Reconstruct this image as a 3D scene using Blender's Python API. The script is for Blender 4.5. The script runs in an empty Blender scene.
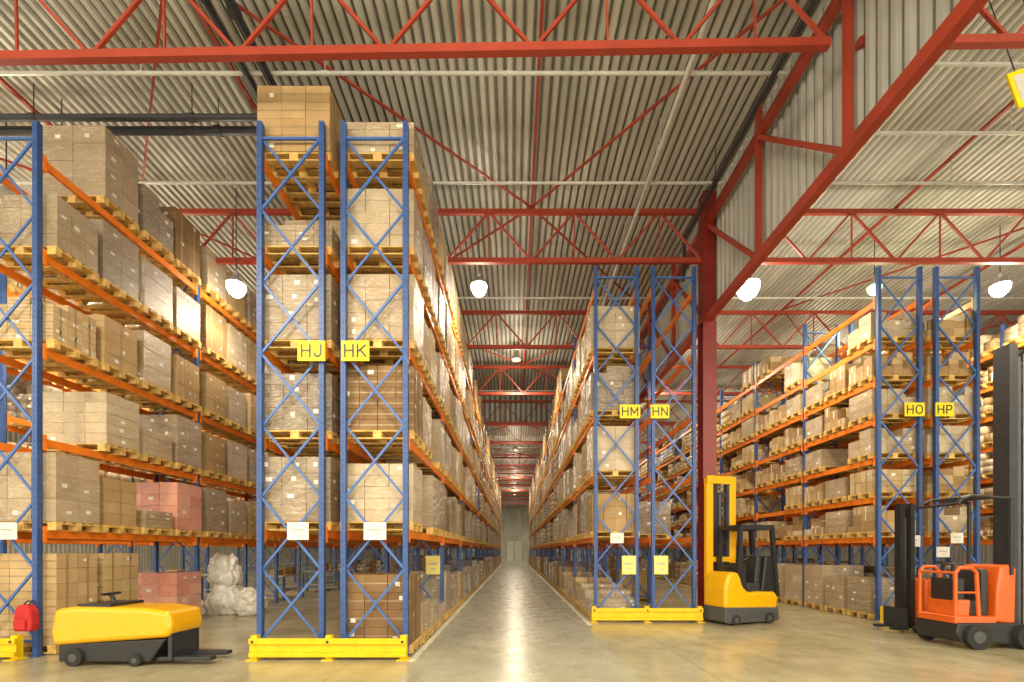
import bpy, math, random
import numpy as np
from mathutils import Vector, Matrix, noise
import bmesh
R = random.Random(7)
scene = bpy.context.scene
COL = scene.collection

# ------------------------------------------------------------------ materials
def new_mat(name):
    m = bpy.data.materials.new(name); m.use_nodes = True
    nt = m.node_tree
    return m, nt, nt.nodes['Principled BSDF']

def simple(name, col, rough=.5, metal=0., coat=0., noise=.12, nscale=6., bump=0.):
    m, nt, b = new_mat(name)
    b.inputs['Roughness'].default_value = rough
    b.inputs['Metallic'].default_value = metal
    b.inputs['Coat Weight'].default_value = coat
    tc = nt.nodes.new('ShaderNodeTexCoord')
    n = nt.nodes.new('ShaderNodeTexNoise'); n.inputs['Scale'].default_value = nscale
    n.inputs['Detail'].default_value = 4
    nt.links.new(tc.outputs['Object'], n.inputs['Vector'])
    r = nt.nodes.new('ShaderNodeValToRGB')
    r.color_ramp.elements[0].position = .3; r.color_ramp.elements[1].position = .7
    r.color_ramp.elements[0].color = (*[c*(1-noise) for c in col], 1)
    r.color_ramp.elements[1].color = (*[min(1, c*(1+noise)) for c in col], 1)
    nt.links.new(n.outputs['Fac'], r.inputs['Fac'])
    nt.links.new(r.outputs['Color'], b.inputs['Base Color'])
    if bump:
        bp = nt.nodes.new('ShaderNodeBump'); bp.inputs['Strength'].default_value = bump
        bp.inputs['Distance'].default_value = .02
        nt.links.new(n.outputs['Fac'], bp.inputs['Height'])
        nt.links.new(bp.outputs['Normal'], b.inputs['Normal'])
    return m

def tone_mat(name, stops, wrap=False, rough=.75, film=(.60,.56,.47), sheen_max=.5):
    m, nt, b = new_mat(name)
    a = nt.nodes.new('ShaderNodeAttribute'); a.attribute_name = 'tone'
    r = nt.nodes.new('ShaderNodeValToRGB')
    cr = r.color_ramp
    while len(cr.elements) < len(stops): cr.elements.new(.5)
    for e, (p, c) in zip(cr.elements, stops):
        e.position = p; e.color = (*c, 1)
    nt.links.new(a.outputs['Fac'], r.inputs['Fac'])
    tc = nt.nodes.new('ShaderNodeTexCoord')
    n = nt.nodes.new('ShaderNodeTexNoise'); n.inputs['Scale'].default_value = 4
    n.inputs['Detail'].default_value = 3
    nt.links.new(tc.outputs['Object'], n.inputs['Vector'])
    mr = nt.nodes.new('ShaderNodeMapRange')
    mr.inputs['To Min'].default_value = .75; mr.inputs['To Max'].default_value = 1.2
    nt.links.new(n.outputs['Fac'], mr.inputs['Value'])
    mul = nt.nodes.new('ShaderNodeMixRGB'); mul.blend_type = 'MULTIPLY'; mul.inputs[0].default_value = 1
    nt.links.new(r.outputs['Color'], mul.inputs[1]); nt.links.new(mr.outputs[0], mul.inputs[2])
    out = mul.outputs[0]
    b.inputs['Roughness'].default_value = rough
    if wrap:
        mp = nt.nodes.new('ShaderNodeMapping')
        mp.inputs['Rotation'].default_value = (.7, .6, 0)
        mp.inputs['Scale'].default_value = (2.5, 2.5, 11)
        nt.links.new(tc.outputs['Object'], mp.inputs['Vector'])
        n2 = nt.nodes.new('ShaderNodeTexNoise'); n2.inputs['Scale'].default_value = 2.1
        n2.inputs['Detail'].default_value = 5; n2.inputs['Distortion'].default_value = 1.8
        nt.links.new(mp.outputs[0], n2.inputs['Vector'])
        r2 = nt.nodes.new('ShaderNodeValToRGB')
        r2.color_ramp.elements[0].position = .5; r2.color_ramp.elements[0].color = (.07,.07,.07,1)
        r2.color_ramp.elements[1].position = .66; r2.color_ramp.elements[1].color = (sheen_max,sheen_max,sheen_max,1)  # pale film streaks, with its highlights painted into the base colour
        nt.links.new(n2.outputs['Fac'], r2.inputs['Fac'])
        mx = nt.nodes.new('ShaderNodeMixRGB'); mx.inputs[2].default_value = (*film, 1)
        nt.links.new(r2.outputs['Color'], mx.inputs[0]); nt.links.new(out, mx.inputs[1])
        out = mx.outputs[0]
        b.inputs['Coat Weight'].default_value = 1.; b.inputs['Coat IOR'].default_value = 1.8
        b.inputs['Coat Roughness'].default_value = .05
        bp = nt.nodes.new('ShaderNodeBump'); bp.inputs['Strength'].default_value = 1.
        bp.inputs['Distance'].default_value = .04
        nt.links.new(n2.outputs['Fac'], bp.inputs['Height'])
        nt.links.new(bp.outputs['Normal'], b.inputs['Coat Normal'])
    nt.links.new(out, b.inputs['Base Color'])
    return m

CB = [(0, (.19,.105,.042)), (.3, (.30,.18,.078)), (.6, (.43,.28,.125)), (.85, (.54,.385,.195)), (1., (.66,.54,.36))]
CBW = [(0, (.15,.10,.055)), (.3, (.235,.16,.085)), (.6, (.35,.24,.125)), (.85, (.47,.345,.19)), (1., (.58,.475,.32))]
M_card = tone_mat('cardboard', CB)
M_wrap = tone_mat('wrapped_cardboard', CBW, wrap=True, rough=.5)
M_pink = tone_mat('pink_film', [(0, (.34,.10,.06)), (.5, (.55,.16,.11)), (1, (.74,.34,.24))], wrap=True, rough=.4, film=(.85,.5,.44))
M_label = simple('paper_label', (.75,.73,.66), .6)
M_tape = simple('packing_tape', (.34,.24,.13), .35)
M_wood = simple('pallet_wood', (.62,.40,.12), .7, noise=.3, nscale=9)
M_blue = simple('blue_steel', (.035,.09,.28), .4, noise=.15)
M_blue2 = simple('blue_brace_steel', (.055,.14,.42), .4, noise=.1)
M_bluehole = simple('blue_steel_slot', (.02,.04,.12), .6)
M_orange = simple('orange_steel', (.84,.22,.015), .4, noise=.12)
M_red = simple('red_oxide_steel', (.34,.044,.022), .45, noise=.15, nscale=2)
M_maroon = simple('maroon_steel', (.20,.018,.014), .4, noise=.15, nscale=2)
M_yellow = simple('safety_yellow', (.80,.54,.0), .45, noise=.1)
M_signy = simple('sign_yellow', (.93,.68,.0), .5, noise=.02)
M_paley = simple('pale_yellow_card', (.78,.68,.20), .5, noise=.03)
M_truckY = simple('truck_yellow', (.82,.42,.0), .3, coat=.4, noise=.04)
M_truckO = simple('truck_orange', (.68,.11,.01), .3, coat=.4, noise=.05)
M_black = simple('black_plastic', (.018,.018,.02), .4)
M_dark = simple('dark_steel', (.04,.042,.05), .35, metal=.3)
M_dgrey = simple('dark_grey_panel', (.07,.073,.08), .4)
M_grey = simple('grey_steel', (.42,.42,.40), .45, metal=.3)
M_galv = simple('galvanised_pipe', (.52,.52,.48), .4, metal=.2)
M_rubber = simple('rubber', (.02,.02,.02), .8)
M_whitep = simple('white_paint', (.6,.6,.56), .5)
M_line = simple('worn_line_paint', (.62,.62,.54), .5, noise=.25)
M_redcloth = simple('red_fabric', (.5,.02,.02), .8, bump=.3)
M_seat = simple('seat_vinyl', (.03,.03,.035), .5)

def film_mat():
    m, nt, b = new_mat('crumpled_film')
    tc = nt.nodes.new('ShaderNodeTexCoord')
    n = nt.nodes.new('ShaderNodeTexNoise'); n.inputs['Scale'].default_value = 6
    n.inputs['Detail'].default_value = 5; n.inputs['Distortion'].default_value = 2.
    nt.links.new(tc.outputs['Object'], n.inputs['Vector'])
    r = nt.nodes.new('ShaderNodeValToRGB')
    r.color_ramp.elements[0].color = (.74,.72,.62,1); r.color_ramp.elements[1].color = (1,1,.97,1)
    r.color_ramp.elements[0].position = .35; r.color_ramp.elements[1].position = .6
    nt.links.new(n.outputs['Fac'], r.inputs['Fac']); nt.links.new(r.outputs['Color'], b.inputs['Base Color'])
    b.inputs['Roughness'].default_value = .25
    b.inputs['Coat Weight'].default_value = 1; b.inputs['Coat Roughness'].default_value = .06
    tr = nt.nodes.new('ShaderNodeBsdfTransparent'); ms = nt.nodes.new('ShaderNodeMixShader'); ms.inputs[0].default_value = .12
    out = nt.nodes['Material Output']
    nt.links.new(b.outputs[0], ms.inputs[1]); nt.links.new(tr.outputs[0], ms.inputs[2]); nt.links.new(ms.outputs[0], out.inputs[0])
    bp = nt.nodes.new('ShaderNodeBump'); bp.inputs['Strength'].default_value = .6; bp.inputs['Distance'].default_value = .04
    nt.links.new(n.outputs['Fac'], bp.inputs['Height']); nt.links.new(bp.outputs['Normal'], b.inputs['Normal'])
    return m
M_film = film_mat()

def deck_mat(name, c0, c1, metal=.3, scale=(.25, 1.5, 1)):
    m, nt, b = new_mat(name)
    tc = nt.nodes.new('ShaderNodeTexCoord')
    mp = nt.nodes.new('ShaderNodeMapping'); mp.inputs['Scale'].default_value = scale
    nt.links.new(tc.outputs['Object'], mp.inputs['Vector'])
    n = nt.nodes.new('ShaderNodeTexNoise'); n.inputs['Scale'].default_value = 1.2; n.inputs['Detail'].default_value = 5
    nt.links.new(mp.outputs[0], n.inputs['Vector'])
    r = nt.nodes.new('ShaderNodeValToRGB')
    r.color_ramp.elements[0].position = .35; r.color_ramp.elements[1].position = .65
    r.color_ramp.elements[0].color = (*c0, 1); r.color_ramp.elements[1].color = (*c1, 1)
    nt.links.new(n.outputs['Fac'], r.inputs['Fac']); nt.links.new(r.outputs['Color'], b.inputs['Base Color'])
    b.inputs['Metallic'].default_value = metal; b.inputs['Roughness'].default_value = .5
    return m
M_deck = deck_mat('roof_deck', (.42,.42,.385), (.60,.60,.55), metal=.1, scale=(2.2, .25, 1))
M_groove_shade = simple('roof_deck_groove_shade', (.15,.15,.13), .5, metal=.1)  # recessed faces coloured dark to stand for the shade in them
M_sheet = deck_mat('sheet_cladding', (.38,.38,.35), (.54,.535,.48), metal=.15, scale=(1,1,.3))

def floor_mat():
    m, nt, b = new_mat('sealed_concrete')
    tc = nt.nodes.new('ShaderNodeTexCoord')
    sep = nt.nodes.new('ShaderNodeSeparateXYZ'); nt.links.new(tc.outputs['Object'], sep.inputs[0])
    def math_(op, a, v=None):
        n = nt.nodes.new('ShaderNodeMath'); n.operation = op
        if isinstance(a, (int, float)): n.inputs[0].default_value = a
        else: nt.links.new(a, n.inputs[0])
        if v is not None:
            if isinstance(v, (int, float)): n.inputs[1].default_value = v
            else: nt.links.new(v, n.inputs[1])
        return n.outputs[0]
    n = nt.nodes.new('ShaderNodeTexNoise'); n.inputs['Scale'].default_value = .8; n.inputs['Detail'].default_value = 10
    n.inputs['Roughness'].default_value = .7
    nt.links.new(tc.outputs['Object'], n.inputs['Vector'])
    r = nt.nodes.new('ShaderNodeValToRGB')
    r.color_ramp.elements[0].position = .32; r.color_ramp.elements[1].position = .68
    r.color_ramp.elements[0].color = (.29,.255,.155,1); r.color_ramp.elements[1].color = (.48,.435,.285,1)
    nt.links.new(n.outputs['Fac'], r.inputs['Fac'])
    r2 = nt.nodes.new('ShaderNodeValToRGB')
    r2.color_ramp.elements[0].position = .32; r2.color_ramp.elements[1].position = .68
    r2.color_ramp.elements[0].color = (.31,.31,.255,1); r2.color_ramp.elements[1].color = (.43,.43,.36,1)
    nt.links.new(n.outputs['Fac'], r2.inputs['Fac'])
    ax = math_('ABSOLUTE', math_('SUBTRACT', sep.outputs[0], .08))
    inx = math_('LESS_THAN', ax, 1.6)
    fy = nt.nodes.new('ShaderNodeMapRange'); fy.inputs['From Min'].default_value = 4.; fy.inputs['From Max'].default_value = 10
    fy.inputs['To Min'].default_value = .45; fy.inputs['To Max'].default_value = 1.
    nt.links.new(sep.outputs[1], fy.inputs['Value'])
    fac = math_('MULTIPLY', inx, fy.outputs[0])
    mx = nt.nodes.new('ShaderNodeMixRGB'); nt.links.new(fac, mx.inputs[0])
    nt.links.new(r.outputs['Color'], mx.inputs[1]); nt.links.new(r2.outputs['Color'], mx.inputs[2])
    def joint(o):
        fr = math_('FRACT', math_('DIVIDE', math_('ADD', o, 101.3), 5.2))
        return math_('LESS_THAN', fr, .0025)
    j = math_('MAXIMUM', joint(sep.outputs[0]), joint(sep.outputs[1]))
    n4 = nt.nodes.new('ShaderNodeTexNoise'); n4.inputs['Scale'].default_value = 2.; n4.inputs['Detail'].default_value = 9
    mp = nt.nodes.new('ShaderNodeMapping'); mp.inputs['Scale'].default_value = (1.6, .7, 1)
    nt.links.new(tc.outputs['Object'], mp.inputs['Vector']); nt.links.new(mp.outputs[0], n4.inputs['Vector'])
    sc = nt.nodes.new('ShaderNodeMapRange'); sc.inputs['From Min'].default_value = .5; sc.inputs['From Max'].default_value = .75
    sc.inputs['To Max'].default_value = .3; nt.links.new(n4.outputs['Fac'], sc.inputs['Value'])
    mj = nt.nodes.new('ShaderNodeMixRGB'); mj.inputs[2].default_value = (.14,.12,.08,1)
    nt.links.new(math_('MAXIMUM', math_('MULTIPLY', j, .7), sc.outputs[0]), mj.inputs[0]); nt.links.new(mx.outputs[0], mj.inputs[1])
    nt.links.new(mj.outputs[0], b.inputs['Base Color'])
    n3 = nt.nodes.new('ShaderNodeTexNoise'); n3.inputs['Scale'].default_value = 2.5; n3.inputs['Detail'].default_value = 6
    nt.links.new(tc.outputs['Object'], n3.inputs['Vector'])
    mr = nt.nodes.new('ShaderNodeMapRange'); mr.inputs['To Min'].default_value = .12; mr.inputs['To Max'].default_value = .32
    nt.links.new(n3.outputs['Fac'], mr.inputs['Value'])
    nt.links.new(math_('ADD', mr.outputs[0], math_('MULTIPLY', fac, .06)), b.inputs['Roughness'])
    return m
M_floor = floor_mat()

def emis(name, col, s, base=None):
    m, nt, b = new_mat(name)
    b.inputs['Base Color'].default_value = (*(base or col), 1)
    b.inputs['Emission Color'].default_value = (*col, 1); b.inputs['Emission Strength'].default_value = s
    return m
M_bulb = emis('lamp_glass', (1, .97, .9), 22)
M_bulb_fill = emis('fill_lamp_glass', (1, .93, .78), .5)  # barely glowing glass for the added fill lamps
M_bulbg = emis('lamp_glass_green', (.45, 1, .35), 2.2, (.4,.8,.3))

# ------------------------------------------------------------------ mesh builder
class MB:
    def __init__(s): s.v = []; s.f = []; s.m = []; s.t = []
    def add(s, vs, fs, m=0, t=.5):
        o = len(s.v); s.v += [tuple(v) for v in vs]
        for f in fs: s.f.append(tuple(i+o for i in f)); s.m.append(m); s.t.append(t)
    def box(s, c, d, m=0, t=.5, rot=None):
        vs = [Vector((x*d[0]/2, y*d[1]/2, z*d[2]/2)) for z in (-1,1) for y in (-1,1) for x in (-1,1)]
        if rot is not None: vs = [rot @ v for v in vs]
        c = Vector(c)
        s.add([v+c for v in vs], [(0,2,3,1),(4,5,7,6),(0,1,5,4),(2,6,7,3),(0,4,6,2),(1,3,7,5)], m, t); return s
    def bx(s, x0, x1, y0, y1, z0, z1, m=0, t=.5):
        return s.box(((x0+x1)/2,(y0+y1)/2,(z0+z1)/2), (x1-x0,y1-y0,z1-z0), m, t)
    def bar(s, p0, p1, w, h, m=0, t=.5):
        p0 = Vector(p0); p1 = Vector(p1); d = p1-p0
        q = d.to_track_quat('Y', 'Z').to_matrix()
        return s.box((p0+p1)/2, (w, d.length, h), m, t, q)
    def tube(s, p0, p1, r, n=8, m=0, r2=None, t=.5):
        p0 = Vector(p0); p1 = Vector(p1); d = p1-p0; r2 = r if r2 is None else r2
        q = d.to_track_quat('Z', 'Y').to_matrix()
        vs = []
        for p, rr in ((p0, r), (p1, r2)):
            for i in range(n):
                a = 2*math.pi*i/n; vs.append(p + q @ Vector((rr*math.cos(a), rr*math.sin(a), 0)))
        fs = [(i, (i+1)%n, n+(i+1)%n, n+i) for i in range(n)] + [tuple(range(n))[::-1], tuple(range(n, 2*n))]
        s.add(vs, fs, m, t); return s
    def pipe(s, pts, r, n=8, m=0):
        for a, b in zip(pts[:-1], pts[1:]):
            d = (Vector(b)-Vector(a)).normalized()*r*.35
            s.tube(Vector(a)-d, Vector(b)+d, r, n, m)
        return s
    def lathe(s, c, prof, n=20, m=0):
        c = Vector(c); vs = []
        for (r, z) in prof:
            for i in range(n):
                a = 2*math.pi*i/n; vs.append(c+Vector((r*math.cos(a), r*math.sin(a), z)))
        fs = []
        for k in range(len(prof)-1):
            for i in range(n):
                j = (i+1)%n; fs.append((k*n+i, k*n+j, (k+1)*n+j, (k+1)*n+i))
        s.add(vs, fs, m); return s
    def poly(s, pts, y0, y1, m=0):
        n = len(pts)
        vs = [(p[0], y0, p[1]) for p in pts]+[(p[0], y1, p[1]) for p in pts]
        fs = [tuple(range(n)), tuple(range(n, 2*n))[::-1]]+[(i, n+i, n+(i+1)%n, (i+1)%n) for i in range(n)]
        s.add(vs, fs, m); return s
    def mesh(s, name, mats, smooth=False):
        me = bpy.data.meshes.new(name); me.from_pydata(s.v, [], s.f)
        for m in mats: me.materials.append(m)
        me.polygons.foreach_set('material_index', s.m)
        a = me.attributes.new('tone', 'FLOAT', 'FACE'); a.data.foreach_set('value', s.t)
        if smooth: me.polygons.foreach_set('use_smooth', [True]*len(s.f))
        me.update(); return me

def obj(name, data, parent=None, loc=(0,0,0), rot=(0,0,0), **props):
    o = bpy.data.objects.new(name, data); COL.objects.link(o)
    o.location = loc; o.rotation_euler = rot
    if parent is not None: o.parent = parent
    for k, v in props.items(): o[k] = v
    return o
def thing(name, label, category, loc=(0,0,0), rot=(0,0,0), scale=1., **p):
    o = obj(name, None, None, loc, rot, label=label, category=category, **p)
    o.scale = (scale,)*3
    o.empty_display_size = .2; return o
def part(name, mb, mats, parent, bevel=0, smooth=False, loc=(0,0,0), rot=(0,0,0), **p):
    if not isinstance(mats, (list, tuple)): mats = [mats]
    o = obj(name, mb.mesh(name, mats, smooth), parent, loc, rot, **p)
    if bevel:
        b = o.modifiers.new('bevel', 'BEVEL'); b.width = bevel; b.segments = 3; b.limit_method = 'ANGLE'
        fix_normals(o.data)
    return o
def fix_normals(me):
    bm = bmesh.new(); bm.from_mesh(me); bmesh.ops.recalc_face_normals(bm, faces=bm.faces); bm.to_mesh(me); bm.free()

def letters(body, h):
    w = .62*h; sw = .135*h; gap = .2*h
    G = {'H': (w, [[(0,0),(0,1)], [(1,0),(1,1)], [(0,.52),(1,.52)]]),
         'J': (w*.78, [[(1,1),(1,.28),(.85,.08),(.5,0),(.15,.08),(0,.3)]]),
         'K': (w, [[(0,0),(0,1)], [(0,.38),(.95,1)], [(.33,.6),(1,0)]]),
         'M': (w*1.2, [[(0,0),(0,1)], [(1,0),(1,1)], [(0,1),(.5,.25)], [(.5,.25),(1,1)]]),
         'N': (w, [[(0,0),(0,1)], [(1,0),(1,1)], [(0,1),(1,0)]]),
         'O': (w*1.15, [[(.3,0),(.7,0),(.93,.18),(1,.5),(.93,.82),(.7,1),(.3,1),(.07,.82),(0,.5),(.07,.18),(.3,0)]]),
         'P': (w*.9, [[(0,0),(0,1)], [(0,1),(.7,1),(.95,.88),(1,.74),(.95,.58),(.7,.46),(0,.46)]])}
    b = MB(); tot = sum(G[c][0] for c in body)+gap*(len(body)-1)+sw*(len(body)-1)
    x = -tot/2
    hh = h-sw; k = 0
    for c in body:
        cw, strokes = G[c]
        for s in strokes:
            for p, q in zip(s[:-1], s[1:]):
                P = Vector((x+p[0]*cw, 0, -hh/2+p[1]*hh)); Q = Vector((x+q[0]*cw, 0, -hh/2+q[1]*hh))
                d = (Q-P).normalized()*sw*(.5 if len(s) == 2 and abs(P.x-Q.x) < 1e-6 else .3)
                k += 1
                b.bar(P-d, Q+d, sw if abs((Q-P).x) < 1e-6 else .004+.0001*k, .004+.0001*k if abs((Q-P).x) < 1e-6 else sw)
        x += cw+gap+sw
    return b.mesh('lettering', [M_black])

# ------------------------------------------------------------------ camera
H = 1.7; F = 455.; VX, VY = 514., 551.
cam = bpy.data.cameras.new('camera'); cam.lens = F/1024*36; cam.sensor_width = 36
cam.shift_x = -(VX-512)/1024; cam.shift_y = (VY-341)/1024
cam.clip_start = .05; cam.clip_end = 300
co = bpy.data.objects.new('camera', cam); COL.objects.link(co)
co.location = (0, 0, H); co.rotation_euler = (math.pi/2, 0, 0); scene.camera = co
try: scene.view_settings.view_transform = 'Standard'
except Exception as e: print('view', e)

# ------------------------------------------------------------------ room shell
YB, YF = -12., 78.; XL, XR = -30., 30.; ZC = 10.75
b = MB(); b.bx(XL, XR, YB, YF, -.3, 0)
obj('floor', b.mesh('floor', [M_floor]), kind='structure')
def corr(name, u0, u1, v0, v1, to3, pitch, depth, mats, wide=.35):
    b = MB(); n = int((u1-u0)/pitch); prof = []
    for i in range(n):
        u = u0+i*pitch
        prof += [(u, 0), (u+pitch*wide, 0), (u+pitch*(wide+.15), depth), (u+pitch*.85, depth)]
    prof.append((u0+n*pitch, 0))
    vs = [to3(u, v0, d) for u, d in prof]+[to3(u, v1, d) for u, d in prof]
    k = len(prof)
    for i in range(k-1):
        b.add([vs[i], vs[i+1], vs[k+i+1], vs[k+i]], [(0,1,2,3)], 1 if (len(mats) > 1 and i % 4 == 2) else 0)
    return b.mesh(name, mats)
CX = 4.9; TY0, TP = 6.68, 4.87
obj('ceiling', corr('ceiling', XL, XR, YB, YF, lambda u, v, d: (u, v, ZC+d), .18, .06, [M_deck, M_groove_shade], .45), kind='structure')
obj('wall_back', corr('wall_back', XL, XR, 0, ZC+.1, lambda u, v, d: (u, YF+d, v), .3, .05, [M_sheet]), kind='structure')
obj('wall_left', corr('wall_left', YB, YF, 0, ZC+.1, lambda u, v, d: (XL-d, u, v), .3, .05, [M_sheet]), kind='structure')
obj('wall_right', corr('wall_right', YB, YF, 0, ZC+.1, lambda u, v, d: (XR+d, u, v), .3, .05, [M_sheet]), kind='structure')
obj('wall_curtain', corr('wall_curtain', 1., YF, 7.65, ZC-.01, lambda u, v, d: (CX+.18+d, u, v), .22, .06, [M_sheet, M_groove_shade]), kind='structure')
YH = TY0+4*TP+.12
obj('wall_header', corr('wall_header', -16, CX-.2, ZB_ if False else 9.06, ZC-.01, lambda u, v, d: (u, YH+d, v), .3, .06, [M_sheet, M_groove_shade]), kind='structure')
b = MB(); b.bx(-1.2, 1.4, YF-.12, YF-.02, 0, 3.4); b.bx(-.05, .05, YF-.16, YF-.1, 0, 3.4, 1)
obj('door_1', b.mesh('door_1', [M_whitep, M_red]), kind='structure')
for x in (-1.58, 1.74):
    b = MB(); b.bx(x-.05, x+.05, 7.0 if x < 0 else 10.4, 60, 0.0, .004)
    obj('trim_1' if x < 0 else 'trim_2', b.mesh('lane_line', [M_line]), kind='structure')

# ------------------------------------------------------------------ roof structure
tlab = 'red painted steel lattice roof truss under corrugated deck'
web = MB(); bc = MB(); tc_ = MB()
ZB, ZT = 9.06, 10.3
for (xa, xb) in ((XL+.1, CX-.12), (CX+.3, XR-.1)):
    bc.bx(xa, xb, -.05, .05, ZB-.06, ZB+.06); tc_.bx(xa, xb, -.045, .045, ZT-.06, ZT+.06)
    n = int(round((xb-xa)/1.12)); n += n % 2
    xs = [xa+(xb-xa)*i/n for i in range(n+1)]
    for i in range(n):
        z0, z1 = (ZB, ZT) if i % 2 == 0 else (ZT, ZB)
        web.bar((xs[i], 0, z0), (xs[i+1], 0, z1), .045, .045)
        if i % 2 == 1: web.bar((xs[i], 0, ZB), (xs[i]+.001, 0, ZT), .03, .03)
mw, mbc, mtc = web.mesh('web', [M_red]), bc.mesh('bottom_chord', [M_red]), tc_.mesh('top_chord', [M_red])
k = 0; y = TY0
tr_ys = []
while y < YF-1:
    tr_ys.append(y)
    t = thing('roof_truss', tlab, 'roof truss', (0, y, 0), (0, -.017 if k == 0 else 0, 0), group='roof trusses')
    obj('web', mw, t); obj('bottom_chord', mbc, t); obj('top_chord', mtc, t)
    y += TP; k += 1
g = thing('girder', 'deep red steel lattice girder resting on columns', 'girder', (CX, 0, 0))
LB, LT = 7.56, 10.0
b = MB(); b.bx(-.07, .07, .5, YF-.1, LB-.10, LB+.10); part('bottom_chord', b, M_red, g)
b = MB(); b.bx(-.07, .07, .5, YF-.1, LT-.08, LT+.08); part('top_chord', b, M_red, g)
b = MB(); yy = TY0-TP; colys = [TY0+TP*(1+3*i) for i in range(5)]
while yy < YF-3:
    iscol = any(abs(yy-c) < .1 for c in colys)
    if iscol:
        b2 = MB(); b2.bx(-.16, .16, yy-.16, yy+.16, LB-.1, ZC-.03); part('stub_column', b2, M_maroon, g)
    else: b.bar((0, yy, LB), (.001, yy, ZC-.03), .1, .1)
    b.bar((-.02, yy, LB), (-.02, yy+TP/2, LT), .08, .08)
    yy += TP/2
part('web', b, M_red, g)
for y in colys:
    b = MB(); zt = LB-.105
    b.bx(-.17, .17, -.17, -.15, 0, zt); b.bx(-.17, .17, .15, .17, 0, zt); b.bx(-.012, .012, -.15, .15, 0, zt)
    c = thing('column', 'dark red painted steel I-section column with base plate', 'column', (CX, y, 0), group='columns')
    part('shaft', b, M_maroon, c)
    b = MB(); b.bx(-.22, .22, -.22, .22, 0, .03)
    for sx in (-1, 1):
        for sy in (-1, 1): b.tube((sx*.19, sy*.19, .03), (sx*.19, sy*.19, .07), .02)
    part('base_plate', b, M_maroon, c)
def solo(name, mb, mats, label, cat, **p):
    if not isinstance(mats, (list, tuple)): mats = [mats]
    return obj(name, mb.mesh(name, mats), None, label=label, category=cat, **p)
for x in (-16, -9.5, -5.1, .45, 9.7, 14.5, 20):
    b = MB(); b.bx(x-.03, x+.03, 1, YF, ZT+.09, ZT+.16)
    solo('purlin', b, M_red, 'thin red steel purlin running below the roof deck', 'purlin', group='purlins')
for i, y in enumerate([TY0-TP]+tr_ys[:9]):
    for j, (xa, xb) in enumerate(((-16, -9.5), (-9.5, -5.1), (-5.1, .45), (.45, 4.7), (9.7, 14.5), (14.5, 20))):
        b = MB()
        p, q = ((xa, y), (xb, y+TP)) if (i+j) % 2 else ((xb, y), (xa, y+TP))
        b.bar((p[0], p[1], ZT+.12), (q[0], q[1], ZT+.12), .04, .04)
        solo('roof_brace', b, M_red, 'slender red diagonal roof bracing bar', 'brace', group='roof braces')
def pipe(pts, r, mat, label):
    b = MB(); b.pipe(pts, r, 10, 0)
    for a, c in zip(pts[:-1], pts[1:]):
        a = Vector(a); c = Vector(c); L = (c-a).length; n = max(1, int(L/3))
        for i in range(n):
            p = a+(c-a)*((i+.5)/n)
            if abs(a.z-c.z) < .1: b.tube(p, (p.x, p.y, ZC-.005), .01, 5)
            d = (c-a).normalized()*.06; b.tube(p-d, p+d, r*1.25, 10)
    solo('pipe', b, mat, label, 'pipe')
zp = 10.1
pipe([(-4.35, 1, zp), (-4.35, 9.1, zp), (-20, 9.1, zp)], .075, M_dark, 'black roof drain pipe hung from the deck')
pipe([(-4.7, 1, zp-.02), (-4.7, 8.8, zp-.02), (-20, 8.8, zp-.02)], .06, M_dark, 'black roof drain pipe hung from the deck')
pipe([(3.05, 2, zp), (3.05, 26, zp)], .055, M_galv, 'pale grey sprinkler main hung below the deck')
for y in (5.7, 8.05, 10.45, 13.2, 15.2, 19, 24, 30, 37):
    pipe([(-18, y, zp+.05), (4.8, y, zp+.05)], .033, M_galv, 'thin grey sprinkler branch pipe hung below the deck')
for y in (5.7, 7.9, 9.2, 10.45, 13.2, 15.2, 19, 24):
    pipe([(5.4, y, zp+.05), (24, y, zp+.05)], .033, M_galv, 'thin grey sprinkler branch pipe hung below the deck')
pipe([(4.5, 1, 9.95), (4.5, 12, 9.95), (4.5, 12.1, 8.9)], .05, M_dark, 'black downpipe beside the girder')

# ------------------------------------------------------------------ lamps
LAMPW = 820
def lamp(x, y, z, green=False, light=1., small=False, s=.85):
    t = thing('high_bay_lamp', 'glowing high bay lamp hung from roof truss' if not green else 'small greenish glowing high bay lamp hung from roof',
              'lamp', (x, y, z), group='high bay lamps')
    if green: s = .7
    b = MB(); b.lathe((0,0,0), [(.25*s, .0), (.24*s, .02), (.22*s, .12), (.17*s, .2), (.09*s, .26), (.085*s, .3)], 20); part('reflector', b, M_grey, t, smooth=True)
    b = MB(); b.tube((0,0,.28*s), (0,0,.48*s), .06*s, 14); part('housing', b, M_grey, t)
    if small: b = MB(); b.lathe((0,0,0), [(.001, .05), (.17, .06), (.16, .12)], 14)
    else: b = MB(); b.lathe((0,0,0), [(.001, -.27*s), (.1*s, -.25*s), (.19*s, -.17*s), (.25*s, -.04*s), (.26*s, .08*s), (.1*s, .18*s)], 18)
    part('bulb', b, M_bulbg if green else (M_bulb_fill if small else M_bulb), t, smooth=True)
    b = MB(); b.tube((0,0,.48*s), (0,0,ZC-z-.03), .012, 6); part('hanger', b, M_dark, t)
    col = (1, .86, .62) if not green else (.8, 1, .6)
    l = bpy.data.lights.new('lamp_light', 'SPOT'); l.energy = LAMPW*light*.8; l.shadow_soft_size = .28
    l.spot_size = math.radians(168); l.spot_blend = .5; l.color = col
    obj('lamp_light', l, t, (0, 0, -.6))
    l = bpy.data.lights.new('lamp_light', 'POINT'); l.energy = LAMPW*light*.3; l.shadow_soft_size = .3; l.color = col
    obj('lamp_light', l, t, (0, 0, -.75))
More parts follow.
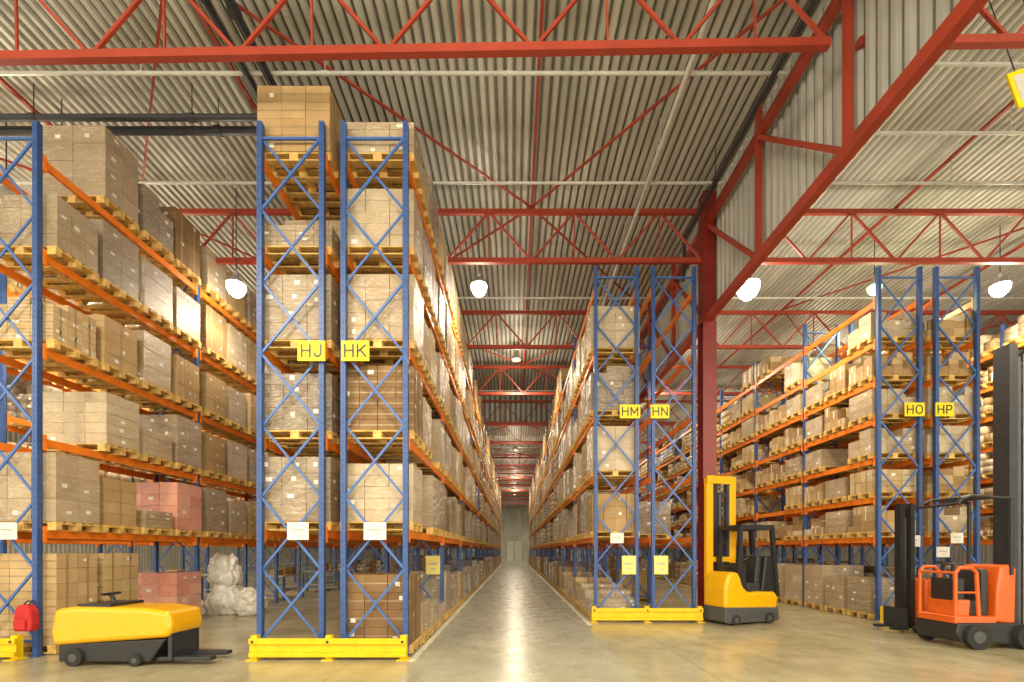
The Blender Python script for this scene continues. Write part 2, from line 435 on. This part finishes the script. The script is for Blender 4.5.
lamp(-6.9, 11.3, 8.24, light=.26); lamp(-.97, 12.6, 8.98, light=.5); lamp(6.48, 12.6, 8.98, s=1.15); lamp(13.46, 12.6, 8.98, light=1.1)
lamp(10.3, 13.0, 9.2, True, .3)
for x in (-15.5, -6, .1, 6.9, 13.46): lamp(x, 2.0, 8.98, light=1.4)  # added lamps above the frame, out of view, to light the front
for y in (20.0, 29, 37, 45, 55, 66):
    for x in (-15.5, -6, .1, 6.9, 13.46): lamp(x, y, 10.1 if y < 25 else 9.9, small=True, light=.7 if y < 50 else 1.)  # added rows, kept faint, put in to light the aisles in depth
lamp(-15.5, 12.6, 8.98, light=1.4); lamp(-22, 17, 8.98, light=1.4)  # added lamps that brighten the area beyond the left rack
for y in (9.5, 14, 18.5): lamp(-10.6, y, 8.98, light=.9, small=True)  # added faint lamps lighting the ground level behind the left rack
for x in (-7.67, -.97, 6.48): lamp(x, -6, 8.98, light=1.3)  # added unseen lamps behind the camera as front fill

# ------------------------------------------------------------------ racks
LV0 = [2.04, 3.54, 5.03, 6.57, 8.10]; LV1 = [2.04, 3.02, 3.98, 4.95, 5.9, 6.85, 7.85]
RW = 1.08; RH = 8.62
def upright(detail):
    b = MB(); q = .04
    for sx in (-1, 1):
        x = sx*(RW/2-q)
        b.bx(x-q, x+q, -.045, -.035, 0, RH); b.bx(x-q, x-q+.01, -.035, .045, 0, RH); b.bx(x+q-.01, x+q, -.035, .045, 0, RH)
        b.bx(x-q, x-.02, .035, .045, 0, RH); b.bx(x+.02, x+q, .035, .045, 0, RH)
        b.bx(x-.08, x+.08, -.08, .08, 0, .012)
        if detail:
            z = .15
            while z < RH-.05:
                b.bx(x-.008, x+.008, -.047, -.0445, z, z+.028, 1)
                b.bx(sx*(RW/2)-.001, sx*(RW/2)+.001, -.006, .008, z, z+.028, 1); z += .1
    z = .25; xe = RW/2-.06; step = 1.16; s = 1
    b.bx(-xe, xe, -.02, .02, z-.03, z+.01, 2)
    while z+step < RH:
        b.bar((-s*xe, -.01, z), (s*xe, -.01, z+step), .028, .038, 2)
        b.bar((s*xe, .02, z), (-s*xe, .02, z+step), .02, .034, 2)
        z += step; s = -s
    b.bx(-xe, xe, -.02, .02, z-.02, z+.015, 2)
    return b.mesh('upright_frame', [M_blue, M_bluehole, M_blue2])
UP_D, UP = upright(True), upright(False)
def beam_mesh(BAY):
    bb = MB(); bb.bx(-.025, .025, .05, BAY-.05, -.13, 0)
    for yy in (.045, BAY-.105): bb.bx(-.04, .04, yy, yy+.06, -.2, .06)
    return bb.mesh('beam', [M_orange])
BM = {3.7: beam_mesh(3.7), 2.8: beam_mesh(2.8)}

racks = {}
def rack(key, x0, ys, nb, lv=LV0, BAY=3.7):
    xc = x0+RW/2
    t = thing('pallet_rack', 'tall blue and orange steel pallet rack row', 'pallet rack', (xc, ys, 0), group='pallet racks')
    for i in range(nb+1):
        obj('upright_frame', UP_D if i < 2 else UP, t, (0, i*BAY, 0))
    far = MB()
    for i in range(nb):
        for z in lv:
            for sx in (-1, 1):
                x = sx*(RW/2-.03)
                if i < 6: obj('beam', BM[BAY], t, (x, i*BAY, z))
                else: far.bx(x-.025, x+.025, i*BAY+.05, i*BAY+BAY-.05, z-.13, z)
    if far.v:
        o = part('beam', far, M_orange, t); o['kind'] = 'stuff'
    racks[key] = (t, xc, ys, nb, lv, BAY); return t
rack('A', -8.75, 7.36, 14)
rack('HJ', -4.14, 7.36, 14)
rack('HK', -2.79, 7.36, 14)
rack('HM', 1.95, 11.1, 13)
rack('HN', 3.35, 11.1, 13)
rack('HO', 8.85, 11.1, 17, LV1, 2.8)
rack('HP', 10.25, 11.1, 17, LV1, 2.8)
rack('S', 14.9, 11.1, 5, LV1, 2.8)
rack('B', -13.5, 11.1, 8)

def rsign(rk, text, px, py, w=.44, h=.32, y=7.36, mat=None):
    t, xc = racks[rk][:2]
    X = (px-VX)*(y-.09)/F; Z = H+(VY-py)*(y-.09)/F
    b = MB(); b.bx(-w/2, w/2, -.01, .01, -h/2, h/2)
    s = part('sign', b, mat or M_signy, t, loc=(X-xc, -.09, Z), label='yellow aisle sign reading '+text)
    obj('lettering', letters(text, h*.66), s, (0, -.014, 0))
rsign('HJ', 'HJ', 311.5, 351); rsign('HK', 'HK', 355.5, 351)
rsign('HM', 'HM', 630, 411.5, .49, .33, 11.1); rsign('HN', 'HN', 660, 411.5, .45, .33, 11.1)
rsign('HO', 'HO', 914.5, 409.5, .48, .33, 11.1); rsign('HP', 'HP', 944.5, 409.5, .44, .33, 11.1)
def placard(rk, px, py, w, h, y, mat, dy=0):
    t, xc, ys = racks[rk][:3]
    X = (px-VX)*(y-.09)/F; Z = H+(VY-py)*(y-.09)/F
    b = MB(); b.bx(-w/2, w/2, -.006, .006, -h/2, h/2)
    b.bx(-w*.3, w*.3, -.009, -.006, h*.02, h*.12, 1); b.bx(-w*.2, w*.2, -.009, -.006, -h*.24, -h*.18, 1)
    part('notice', b, [mat, M_grey], t, loc=(X-xc, y-.09-ys, Z), label='small printed notice')
placard('A', 7, 531, .32, .27, 7.36, M_label); placard('HJ', 298, 531, .34, .28, 7.36, M_label); placard('HK', 375, 531, .36, .28, 7.36, M_label)
placard('HK', 433, 565, .34, .45, 11.06, M_paley)
placard('HM', 617, 538, .32, .25, 11.1, M_label); placard('HM', 629, 565, .34, .45, 11.1, M_paley); placard('HN', 661, 565, .34, .45, 11.1, M_paley)
placard('HO', 914, 541, .3, .28, 11.1, M_label); placard('HP', 943, 552, .32, .25, 11.1, M_label); placard('HP', 957, 538, .3, .25, 11.1, M_label)

def guard(x0, x1, y):
    t = thing('rack_end_guard', 'yellow steel rack end guard bolted to the floor', 'guard rail', ((x0+x1)/2, y, 0), group='rack end guards')
    w = (x1-x0)/2
    b = MB(); b.bx(-w, w, -.05, .0, .25, .34); b.bx(-w, w, -.02, .0, .12, .25); part('rail', b, M_yellow, t, .008)
    b = MB(); b.bx(-w, w, -.05, .0, .05, .12); part('rail', b, M_yellow, t, .008)
    for x in (-w+.06, 0, w-.06):
        b = MB(); b.bx(x-.05, x+.05, .0, .1, 0, .38); b.bx(x-.09, x+.09, -.08, .14, 0, .015)
        b.bx(x-.02, x+.02, -.056, -.05, .27, .31, 1)
        part('post', b, [M_yellow, M_dark], t, .006)
guard(-4.12, -1.67, 7.1); guard(-10.2, -7.75, 7.1); guard(1.85, 4.5, 10.85); guard(8.8, 11.5, 10.85)

# ------------------------------------------------------------------ pallets and loads
pb = MB()
for y in (-.33, -.165, 0, .165, .33): pb.bx(-.6, .6, y-.055, y+.055, .122, .144)
for x in (-.53, 0, .53): pb.bx(x-.07, x+.07, -.4, .4, .1, .122)
for x in (-.53, 0, .53):
    for y in (-.345, 0, .345): pb.bx(x-.07, x+.07, y-.05, y+.05, .022, .1)
for y in (-.345, 0, .345): pb.bx(-.6, .6, y-.05, y+.05, 0, .022)
PALLET = pb.mesh('pallet', [M_wood])
pl = MB(); pl.bx(-.6, .6, -.4, .4, .12, .144)
for y in (-.345, 0, .345): pl.bx(-.6, .6, y-.05, y+.05, 0, .12)

def stack(seed, H_=None, wrap=None, tone=None, pink=False, dims=None, full=None, vary=.09):
    r = random.Random(seed); b = MB()
    nx, ny, nz = dims or (r.choice((2,3,3,4)), r.choice((1,2,2,3)), r.choice((3,4,4,5,6)))
    h = H_ or r.uniform(.84, 1.18); W = 1.2-r.choice((0, .0, .03, .06)); D = .8-r.choice((0, .0, .03, .06))
    tb = tone if tone is not None else r.choice((.1,.25,.4,.5,.55,.6,.7,.85))
    wr = wrap if wrap is not None else r.random() < .7
    mi = 3 if wr else 0
    if pink: mi = 4
    if full is None: full = r.random() < (.8 if wr else .5)
    cx, cy, cz = W/nx, D/ny, h/nz
    for k in range(nz):
        for i in range(nx):
            for j in range(ny):
                if k == nz-1 and not full and nz > 1 and r.random() < .3: continue
                if 0 < i < nx-1 and 0 < j < ny-1 and k < nz-1: continue
                x = -W/2+cx*(i+.5)+r.uniform(-.003, .003); y = -D/2+cy*(j+.5)+r.uniform(-.003, .003); z = .146+cz*(k+.5)
                tt = min(1, max(0, tb+r.uniform(-vary, vary)))
                g_ = .006 if wr else .008
                sx, sy, sz = cx-g_, cy-g_, cz-.005
                b.box((x, y, z), (sx, sy, sz), mi, tt)
                e = .0015
                for s_, edge in ((-1, j == 0), (1, j == ny-1)):
                    if not edge: continue
                    yy = y+s_*(sy/2+e)
                    f = [(0,1,2,3)] if s_ < 0 else [(3,2,1,0)]
                    if not wr: b.add([(x-.5*sx, yy, z-.012), (x+.5*sx, yy, z-.012), (x+.5*sx, yy, z+.012), (x-.5*sx, yy, z+.012)], f, 2)
                    if r.random() < .25:
                        lx = x+sx*r.uniform(-.15, .2); lw = min(r.uniform(.03, .055), sx*.25); lh = min(.035, sz*.22); yy += s_*e; lz = z+sz*r.uniform(-.15, .2)
                        b.add([(lx-lw, yy, lz-lh), (lx+lw, yy, lz-lh), (lx+lw, yy, lz+lh), (lx-lw, yy, lz+lh)], f, 1)
                for s_, edge in ((-1, i == 0), (1, i == nx-1)):
                    if not edge: continue
                    xx = x+s_*(sx/2+e)
                    f = [(3,2,1,0)] if s_ < 0 else [(0,1,2,3)]
                    if r.random() < .35:
                        ly = y+sy*r.uniform(-.15, .2); lw = min(.045, sy*.22); lh = min(r.uniform(.02, .035), sz*.2); lz = z+sz*r.uniform(-.1, .2)
                        b.add([(xx, ly-lw, lz-lh), (xx, ly+lw, lz-lh), (xx, ly+lw, lz+lh), (xx, ly-lw, lz+lh)], f, 1)
                    if not wr:
                        b.add([(xx, y-.02, z-.5*sz), (xx, y+.02, z-.5*sz), (xx, y+.02, z+.5*sz), (xx, y-.02, z+.5*sz)], f, 2)
    return b, wr, pink
def mixed(seed):
    r = random.Random(seed); b = MB(); wr = False
    x = -.58
    while x < .5:
        w = r.uniform(.22, .46); w = min(w, .6-x)
        y = -.38
        while y < .3:
            d = min(r.uniform(.22, .4), .4-y); z = .146
            for q in range(r.choice((1, 2, 2, 3))):
                hh = r.uniform(.14, .28)
                if z+hh > .8: break
                tt = r.uniform(.35, 1.)
                b.box((x+w/2, y+d/2, z+hh/2), (w-.012, d-.012, hh-.004), 0, tt)
                for s_ in (-1, 1):
                    xx = x+w/2+s_*((w-.012)/2+.0015); f = [(3,2,1,0)] if s_ < 0 else [(0,1,2,3)]; yc = y+d/2
                    b.add([(xx, yc-.02, z+.01), (xx, yc+.02, z+.01), (xx, yc+.02, z+hh-.01), (xx, yc-.02, z+hh-.01)], f, 2 if r.random() < .7 else 1)
                z += hh
            y += d
        x += w
    return b, wr, False
CM = [M_card, M_label, M_tape, M_wrap, M_pink]
VAR = [stack(s) for s in range(24)]
LOW = [stack(50+s, H_=hh) for s, hh in enumerate((.35, .5, .6, .7))]
TALL = [stack(80+s, H_=1.5, dims=(3, 2, 6), full=True, wrap=False, tone=.78) for s in range(2)]
PINK = [stack(90, H_=1.05, pink=True, dims=(3, 2, 4), full=True, vary=.4)]
SML = [mixed(200+s) for s in range(4)]+[stack(300+s, H_=hh, tone=tn, wrap=w_, dims=dm, vary=.15) for s, (hh, tn, w_, dm) in enumerate(((.6,.75,True,(3,2,3)), (.5,.5,True,(2,2,2)), (.55,.85,False,(3,2,2)), (.66,.95,True,(4,2,3))))]
BIG = [stack(140, H_=1.08, dims=(3, 2, 4), full=True, wrap=False, tone=.62), stack(141, H_=1.3, dims=(2, 2, 4), full=True, wrap=True, tone=.6)]
ALL = VAR+LOW+TALL+PINK+SML+BIG
iL, iT, iP, iS, iB = 24, 28, 30, 31, 39
MESH = [v[0].mesh('carton_stack', CM) for v in ALL]
slots = []
rr = random.Random(11)
def fill(key, bays, skip=.04):
    t, xc, ys, nb, lv, BAY = racks[key]
    top = len(lv)
    for i in range(bays):
        for li, z in enumerate([0]+lv):
            for k in range(int(BAY/.9)):
                v = rr.randrange(24); fix = False
                if rr.random() < .05: v = iL+rr.randrange(4)
                if lv is LV1 and li > 0: v = iS+rr.randrange(8)
                p = skip
                if key == 'A':
                    if li == 0:
                        if i == 0 and k < 2: v = iT+k % 2; fix = True
                        elif i == 0 and k == 3: v = iP; fix = True
                        elif i < 4: continue
                    if li == 1 and i == 0 and k >= 2: v = iP if k == 3 else iL; fix = True
                    if li == 5 and i == 0 and k == 0: continue
                    if li == 5 and i == 0 and k == 1: v = iB+1; fix = True
                if key == 'HJ':
                    if li == 0 and i < 4: continue
                    if li == 4 and i == 0 and k == 0: v = iL; fix = True
                    if li == 5 and i == 0 and k == 0: v = iB; fix = True
                if key == 'HK':
                    if li == 0 and i < 1: v = [3, iL+2, iL+1, iL][k]; fix = True
                    if li == 5 and i == 0 and k == 0: v = iL+1; fix = True
                if key == 'HM':
                    if li == 0 and i < 2: v = iL+k
                    if li == 5: p = 1 if i < 2 else .5
                if key == 'HN': p = 1 if li == 5 else (.93 if i < 2 else .75)
                if key in ('HO', 'HP'):
                    if li == top: p = 1 if i < 1 else .6
                    elif li > 0: p = .17 if key == 'HO' else .4
                if key == 'B' and li < 2: p = 1 if li == 0 else .5
                if rr.random() < p and not fix: continue
                x = xc+rr.uniform(-.015, .015)+(.085 if key == 'A' else 0); y = ys+i*BAY+.5+.9*k+rr.uniform(-.01, .01)
                slots.append((math.hypot(x, y) + (4 if key in ('HN', 'HP', 'S', 'B') else 0), x, y, z+(.013 if z == 0 else 0.001), v, rr.random() < .5, key))
fill('A', 14); fill('HJ', 3); fill('HK', 14); fill('HM', 13); fill('HN', 5); fill('HO', 17); fill('HP', 5); fill('S', 5, .08); fill('B', 8, .2)
slots.sort(key=lambda s: s[0])
for (d, x, y, z, v, fl, key) in slots[:300]:
    _, wr, pk = ALL[v]
    kind = 'pink film wrapped' if pk else ('shrink-wrapped' if wr else 'brown')
    where = 'standing on floor' if z < .5 else 'on orange rack shelf'
    t = thing('loaded_pallet', f'{kind} cardboard cartons on wooden pallet {where}', 'pallet of cartons', (x, y, z), (0, 0, math.pi if fl else 0), group='palletised cartons in the racks')
    obj('pallet', PALLET, t); obj('carton_stack', MESH[v], t)
arr = []
for (b, _, _) in ALL:
    arr.append((np.array(b.v), np.array([f for f in b.f]), np.array(b.m), np.array(b.t)))
pv = (np.array(pl.v), np.array(pl.f), np.full(len(pl.f), 5), np.full(len(pl.f), .5))
V, FF, MM, TT = [], [], [], []; off = 0
for (d, x, y, z, v, fl, key) in slots[300:]:
    for a in (arr[v], pv):
        s = -1 if fl else 1
        V.append(a[0]*np.array([s, s, 1])+np.array([x, y, z])); FF.append(a[1]+off); MM.append(a[2]); TT.append(a[3]); off += len(a[0])
V = np.concatenate(V); FF = np.concatenate(FF); MM = np.concatenate(MM); TT = np.concatenate(TT)
me = bpy.data.meshes.new('loaded_pallets_far')
me.vertices.add(len(V)); me.vertices.foreach_set('co', V.ravel())
me.loops.add(len(FF)*4); me.loops.foreach_set('vertex_index', FF.ravel().astype(np.int32))
me.polygons.add(len(FF)); me.polygons.foreach_set('loop_start', np.arange(0, len(FF)*4, 4, dtype=np.int32))
for m in CM+[M_wood]: me.materials.append(m)
me.polygons.foreach_set('material_index', MM.astype(np.int32))
a = me.attributes.new('tone', 'FLOAT', 'FACE'); a.data.foreach_set('value', TT.astype(np.float32))
me.update(calc_edges=True); me.validate()
obj('loaded_pallet', me, None, label='distant rows of carton pallets filling the rack shelves', category='pallet of cartons', kind='stuff', group='palletised cartons in the racks')

# ------------------------------------------------------------------ yellow reach truck
def wheel(t, c, r, w, axis='Y', name='wheel'):
    b = MB(); c = Vector(c); a = Vector((0, w/2, 0)) if axis == 'Y' else Vector((w/2, 0, 0))
    b.tube(c-a, c+a, r, 24); b.tube(c-a*1.06, c+a*1.06, r*.5, 18, 1)
    part(name, b, [M_rubber, M_dgrey], t, .01)
t = thing('reach_truck', 'yellow and black reach truck parked beside the red column', 'forklift', (5.40, 10.94, 0), (0, 0, math.radians(18)), .88)
b = MB(); b.poly([(-.90,.44),(.84,.38),(.90,.70),(.78,.84),(.3,.86),(-.1,.84),(-.3,1.0),(-.42,1.36),(-.70,1.40),(-.82,1.26),(-.90,.95)], -.48, .32)
part('chassis', b, M_truckY, t, .08)
b = MB(); b.poly([(-.91,.1),(-.84,.05),(.86,.05),(.90,.12),(.88,.42),(-.90,.47)], -.49, .33); part('skirt', b, M_dgrey, t, .03)
b = MB(); b.poly([(.36,.84),(.82,.84),(.86,1.4),(.76,1.8),(.5,1.8)], -.43, .31); part('backrest_panel', b, M_black, t, .04)
wheel(t, (-.55, -.45, .14), .14, .12); wheel(t, (.55, -.45, .15), .15, .14); wheel(t, (-.52, .3, .14), .14, .12)
b = MB()
for x in (-.64, .14):
    b.bx(x-.10, x+.10, .34, .38, .1, 3.96); b.bx(x-.10, x-.07, .38, .48, .1, 3.96); b.bx(x+.07, x+.10, .38, .48, .1, 3.96)
b.bx(-.74, .24, .33, .40, 3.80, 4.02)
for z in (.5, 1.7): b.bx(-.7, .18, .36, .42, z-.07, z+.07)
part('mast', b, M_truckY, t, .012)
b = MB()
for x in (-.48, -.02): b.bx(x-.055, x+.055, .38, .46, .15, 3.8)
b.tube((-.25, .43, .2), (-.25, .43, 3.5), .06, 12)
for x in (-.37, -.13): b.tube((x, .40, .2), (x, .40, 3.76), .02, 6)
for z in (1.2, 2.2, 2.85, 3.5): b.bx(-.54, .04, .40, .45, z-.05, z+.05)
part('inner_mast', b, M_dark, t)
b = MB()
for y in (-.43, .27):
    b.bar((-.42, y, 1.25), (-.36, y, 2.56), .09, .11); b.bar((.78, y, 1.6), (.70, y, 2.56), .09, .11); b.bar((.88, y, .7), (.78, y, 1.62), .09, .11)
    b.bar((-.4, y, 2.56), (.74, y, 2.56), .08, .13)
for x in (-.38, .72): b.bx(x-.04, x+.04, -.43, .27, 2.5, 2.62)
for i in range(8): x = -.3+i*.13; b.bx(x-.03, x+.03, -.43, .27, 2.54, 2.6)
part('overhead_guard', b, M_black, t)
b = MB(); b.bx(-.04, .40, -.34, .2, .84, 1.08); b.box((.36, -.06, 1.44), (.16, .52, .78), rot=Matrix.Rotation(.12, 3, 'Y')); part('seat', b, M_seat, t, .04)
b = MB(); b.bx(-.46, -.14, -.42, .25, .9, 1.54); b.bx(-.3, -.02, -.3, .2, 1.49, 1.61); part('console', b, M_black, t, .03)
b = MB()
pts = [(.02+.15*math.cos(a), -.1+.15*math.sin(a), 1.72+.06*math.cos(a)) for a in [i*math.pi/8 for i in range(17)]]
b.pipe(pts, .018); b.tube((-.06, -.1, 1.56), (.02, -.1, 1.72), .02); part('steering_wheel', b, M_black, t)

# ------------------------------------------------------------------ orange reach truck
t = thing('reach_truck', 'orange and black reach truck with tall black mast', 'forklift', (8.45, 8.3, 0), (0, 0, 0), 1.08)
b = MB()
for x in (.42, .92):
    b.bx(x-.07, x+.07, -.18, -.13, .04, 5.0); b.bx(x-.07, x-.04, -.13, .08, .04, 5.0); b.bx(x+.04, x+.07, -.13, .08, .04, 5.0)
for z in (.3, 1.9, 3.4, 4.9): b.bx(.38, .96, .02, .08, z-.08, z+.08)
part('mast', b, M_dark, t)
b = MB()
for x in (.54, .80): b.bx(x-.04, x+.04, -.14, .06, .12, 4.8)
for x in (.61, .71): b.tube((x, -.08, .2), (x, -.08, 4.7), .03, 10)
for z in (.7, 1.3, 1.9, 2.5, 3.1, 3.7, 4.3, 4.7): b.bx(.5, .84, -.06, .0, z-.04, z+.04)
part('inner_mast', b, M_dgrey, t)
b = MB()
for x in (.48, .66, .86): b.tube((x, -.12, .2), (x, -.12, 4.85), .014, 6)
part('lift_chain', b, M_grey, t)
b = MB(); b.poly([(-.04,.42),(.28,.38),(.30,1.28),(.24,1.36),(.04,1.34),(-.02,.95)], -.34, .30); part('chassis', b, M_truckO, t, .04)
b = MB(); b.poly([(-.72,.40),(-.04,.40),(-.04,.52),(-.72,.52)], -.36, .34); part('deck_panel', b, M_truckO, t, .02)
b = MB(); b.poly([(-.66,.1),(1.3,.05),(1.3,.3),(.4,.36),(.28,.42),(-.70,.42),(-.74,.26)], -.40, .38); part('base', b, M_black, t, .03)
wheel(t, (-.42, -.41, .20), .20, .10); wheel(t, (.36, -.43, .2), .20, .12); wheel(t, (.9, -.43, .2), .2, .12); wheel(t, (-.5, .38, .14), .14, .1)
b = MB()
for y in (-.32, .32): b.pipe([(-.68,y,.45), (-.68,y,1.22), (-.62,y,1.30), (-.42,y,1.30), (-.34,y,1.22), (-.30,y,.48)], .028)
b.tube((-.68,-.32,.9), (-.32,-.32,.9), .018); b.tube((-.68,-.32,1.22), (-.68,.32,1.22), .022)
part('side_rail', b, M_truckO, t)
b = MB(); b.poly([(-.62,.5),(-.40,.5),(-.38,.78),(-.6,.78)], -.28, .26); part('front_panel', b, M_truckO, t, .03)
b = MB(); b.bx(-.36, -.06, -.25, .22, .5, .76); b.bx(-.18, -.06, -.25, .22, .72, 1.28); part('seat', b, M_seat, t, .04)
b = MB()
for y in (-.34, .34): b.pipe([(.2,y,1.2), (.2,y,2.42), (-.45,y,2.47), (-.6,y,2.42), (-.66,y,2.34)], .028)
for i in range(6): x = -.45+i*.11; b.bx(x-.01, x+.01, -.34, .34, 2.44, 2.465)
b.pipe([(-.66,-.34,2.34), (-.66,.34,2.34)], .024)
part('overhead_guard', b, M_black, t)
b = MB(); b.bx(-.60, -.46, -.24, .2, .76, 1.12); b.tube((-.53, -.1, 1.12), (-.5, -.1, 1.34), .03)
pts = [(-.5+.12*math.cos(a), -.1+.12*math.sin(a), 1.36) for a in [i*math.pi/8 for i in range(17)]]; b.pipe(pts, .014)
part('console', b, M_black, t)

# ------------------------------------------------------------------ orange pallet stacker
t = thing('pallet_stacker', 'orange pallet stacker with dark narrow mast', 'pallet stacker', (8.66, 9.75, 0))
b = MB()
for x in (-.42, -.2): b.bx(x-.045, x+.045, -.1, .05, .06, 2.7)
for z in (.3, 1.4, 2.65): b.bx(-.46, -.16, -.04, .02, z-.05, z+.05)
b.tube((-.31, -.03, .2), (-.31, -.03, 2.4), .03)
part('mast', b, M_black, t)
b = MB(); b.poly([(-.14,.14),(.40,.14),(.42,.7),(.36,1.0),(.2,1.12),(-.14,1.12)], -.35, .35); part('body', b, M_truckO, t, .05)
b = MB(); b.bx(-.1, .44, -.36, .36, .05, .16); part('bumper', b, M_black, t, .02)
b = MB(); b.pipe([(.3,0,1.02), (.5,0,1.25), (.55,0,1.45)], .03); b.tube((.55,-.18,1.45), (.55,.18,1.45), .025); part('tiller', b, M_black, t)
b = MB(); b.bx(-.75, -.45, -.28, -.16, .05, .1); b.bx(-.75, -.45, .16, .28, .05, .1); b.bx(-.5, -.46, -.3, .3, .05, .5)
part('fork', b, M_dark, t)
wheel(t, (.3, -.32, .1), .1, .08); wheel(t, (-.3, -.32, .08), .08, .08)

# ------------------------------------------------------------------ yellow ride-on pallet truck
t = thing('ride_on_pallet_truck', 'low yellow ride-on pallet truck crossing the floor', 'pallet truck', (-5.88, 7.05, 0))
b = MB(); b.poly([(-.92,.3),(.78,.42),(.84,.56),(.8,.80),(.4,.86),(-.6,.88),(-.9,.84),(-.96,.5)], -.36, .36); part('body', b, M_truckY, t, .07)
b = MB(); b.poly([(-.85,.06),(.5,.06),(.74,.4),(-.85,.32)], -.33, .33); part('skirt', b, M_black, t, .02)
b = MB(); b.bx(.55, 1.35, -.27, -.12, .06, .12); b.bx(.55, 1.35, .12, .27, .06, .12); b.bx(.74, .8, -.3, .3, .06, .5); part('fork', b, M_dark, t, .01)
b = MB(); b.bx(-.6, -.1, -.3, .3, .86, .91); b.pipe([(-.3,0,.9), (-.36,0,1.02)], .03); b.tube((-.36,-.16,1.04), (-.36,.16,1.04), .022); part('handlebar', b, M_black, t)
wheel(t, (-.6, -.34, .13), .13, .08); wheel(t, (.3, -.34, .09), .09, .07)

# ------------------------------------------------------------------ small things
t = thing('backpack', 'red fabric backpack hung on the blue rack post', 'backpack', (-7.74, 7.215, .43))
b = MB(); b.poly([(-.13,.0),(.13,.0),(.15,.12),(.13,.32),(.07,.42),(-.07,.42),(-.12,.32),(-.15,.12)], -.07, .085); o = part('bag', b, M_redcloth, t, .03)
b = MB(); b.poly([(-.09,.03),(.09,.03),(.09,.2),(-.09,.2)], -.11, -.07); part('pocket', b, M_redcloth, t, .02)
b = MB(); b.pipe([(-.04,0,.41), (-.04,.06,.47), (.04,.06,.47), (.04,0,.41)], .012); part('handle', b, M_dark, t)

def blob(name, loc, sc, mat, label, cat, seed):
    bm = bmesh.new(); bmesh.ops.create_icosphere(bm, subdivisions=5, radius=1)
    for v in bm.verts:
        p = v.co.copy()
        n = noise.noise(p*1.4+Vector((seed, 0, 0)))*.28+noise.noise(p*3.5+Vector((0, seed, 0)))*.13+noise.noise(p*8+Vector((0, 0, seed)))*.04
        v.co *= 1+n; v.co.z = max(v.co.z, -.75)
        v.co = Vector((v.co.x*sc[0], v.co.y*sc[1], (v.co.z+.75)*sc[2]))
    for f in bm.faces: f.smooth = True
    me = bpy.data.meshes.new(name); bm.to_mesh(me); bm.free(); me.materials.append(mat)
    return obj(name, me, None, loc, label=label, category=cat, group='plastic film bundles')
blob('plastic_film_bundle', (-7.8, 12.3, 0), (.46, .4, .52), M_film, 'wide crumpled bag of clear plastic film on floor', 'plastic film', 1.3)
blob('plastic_film_bundle', (-7.8, 12.3, .76), (.40, .34, .50), M_film, 'round crumpled bag of clear plastic film stacked on another', 'plastic film', 6.3)
blob('plastic_film_bundle', (-7.05, 12.1, 0), (.38, .35, .40), M_film, 'low crumpled bag of clear plastic film on floor', 'plastic film', 4.1)
blob('plastic_film_bundle', (-8.4, 12.0, 0), (.22, .3, .28), M_film, 'low crumpled bag of clear plastic film on floor', 'plastic film', 9.1)

def table(x, y):
    t = thing('work_table', 'steel work table with cartons on its top', 'table', (x, y, 0), group='work tables')
    b = MB(); b.bx(-.4, .4, -.8, .8, .82, .87); part('table_top', b, M_grey, t)
    b = MB(); b.bx(-.36, .36, -.75, .75, .3, .33); part('shelf', b, M_grey, t)
    for sx in (-1, 1):
        for sy in (-1, 1):
            b = MB(); b.bx(sx*.36-.025, sx*.36+.025, sy*.74-.025, sy*.74+.025, 0, .82); part('leg', b, M_blue, t)
for x, y in ((-8.2, 16.2), (-8.2, 19.6), (-10.8, 12.0), (-10.8, 14.5), (-10.8, 17.0)):
    table(x, y)
    for k in range(3):
        b = MB(); w_, h_ = R.uniform(.25, .4), R.uniform(.15, .35)
        b.bx(-w_/2, w_/2, -w_/2, w_/2, 0, h_, 0, R.uniform(.3, .95)); b.bx(-w_/2-.001, w_/2+.001, -.02, .02, 0, h_+.001, 1)
        obj('carton', b.mesh('carton', [M_card, M_tape]), None, (x, y-.5+.5*k, .871), label='small brown cardboard carton on work table', category='carton', group='cartons on work tables')

# hanging sign, upper corner
t = thing('hanging_sign', 'yellow hanging sign board with pale panel', 'sign', (8.0, 7.0, 8.86), (0, -.35, 0))
b = MB(); b.bx(-.35, .45, -.015, .015, -.25, .3); part('board', b, M_signy, t)
b = MB(); b.bx(-.28, .38, -.02, -.015, -.18, .23); part('panel', b, M_whitep, t)
b = MB(); b.tube((-.2, 0, .3), (-.2, 0, 1.6), .008); b.tube((.3, 0, .3), (.3, 0, 1.6), .008); part('hanger', b, M_dark, t)

# ------------------------------------------------------------------ world
w = bpy.data.worlds.new('world'); scene.world = w; w.use_nodes = True
bg = w.node_tree.nodes['Background']; bg.inputs[0].default_value = (1, .91, .73, 1); bg.inputs[1].default_value = 3.0
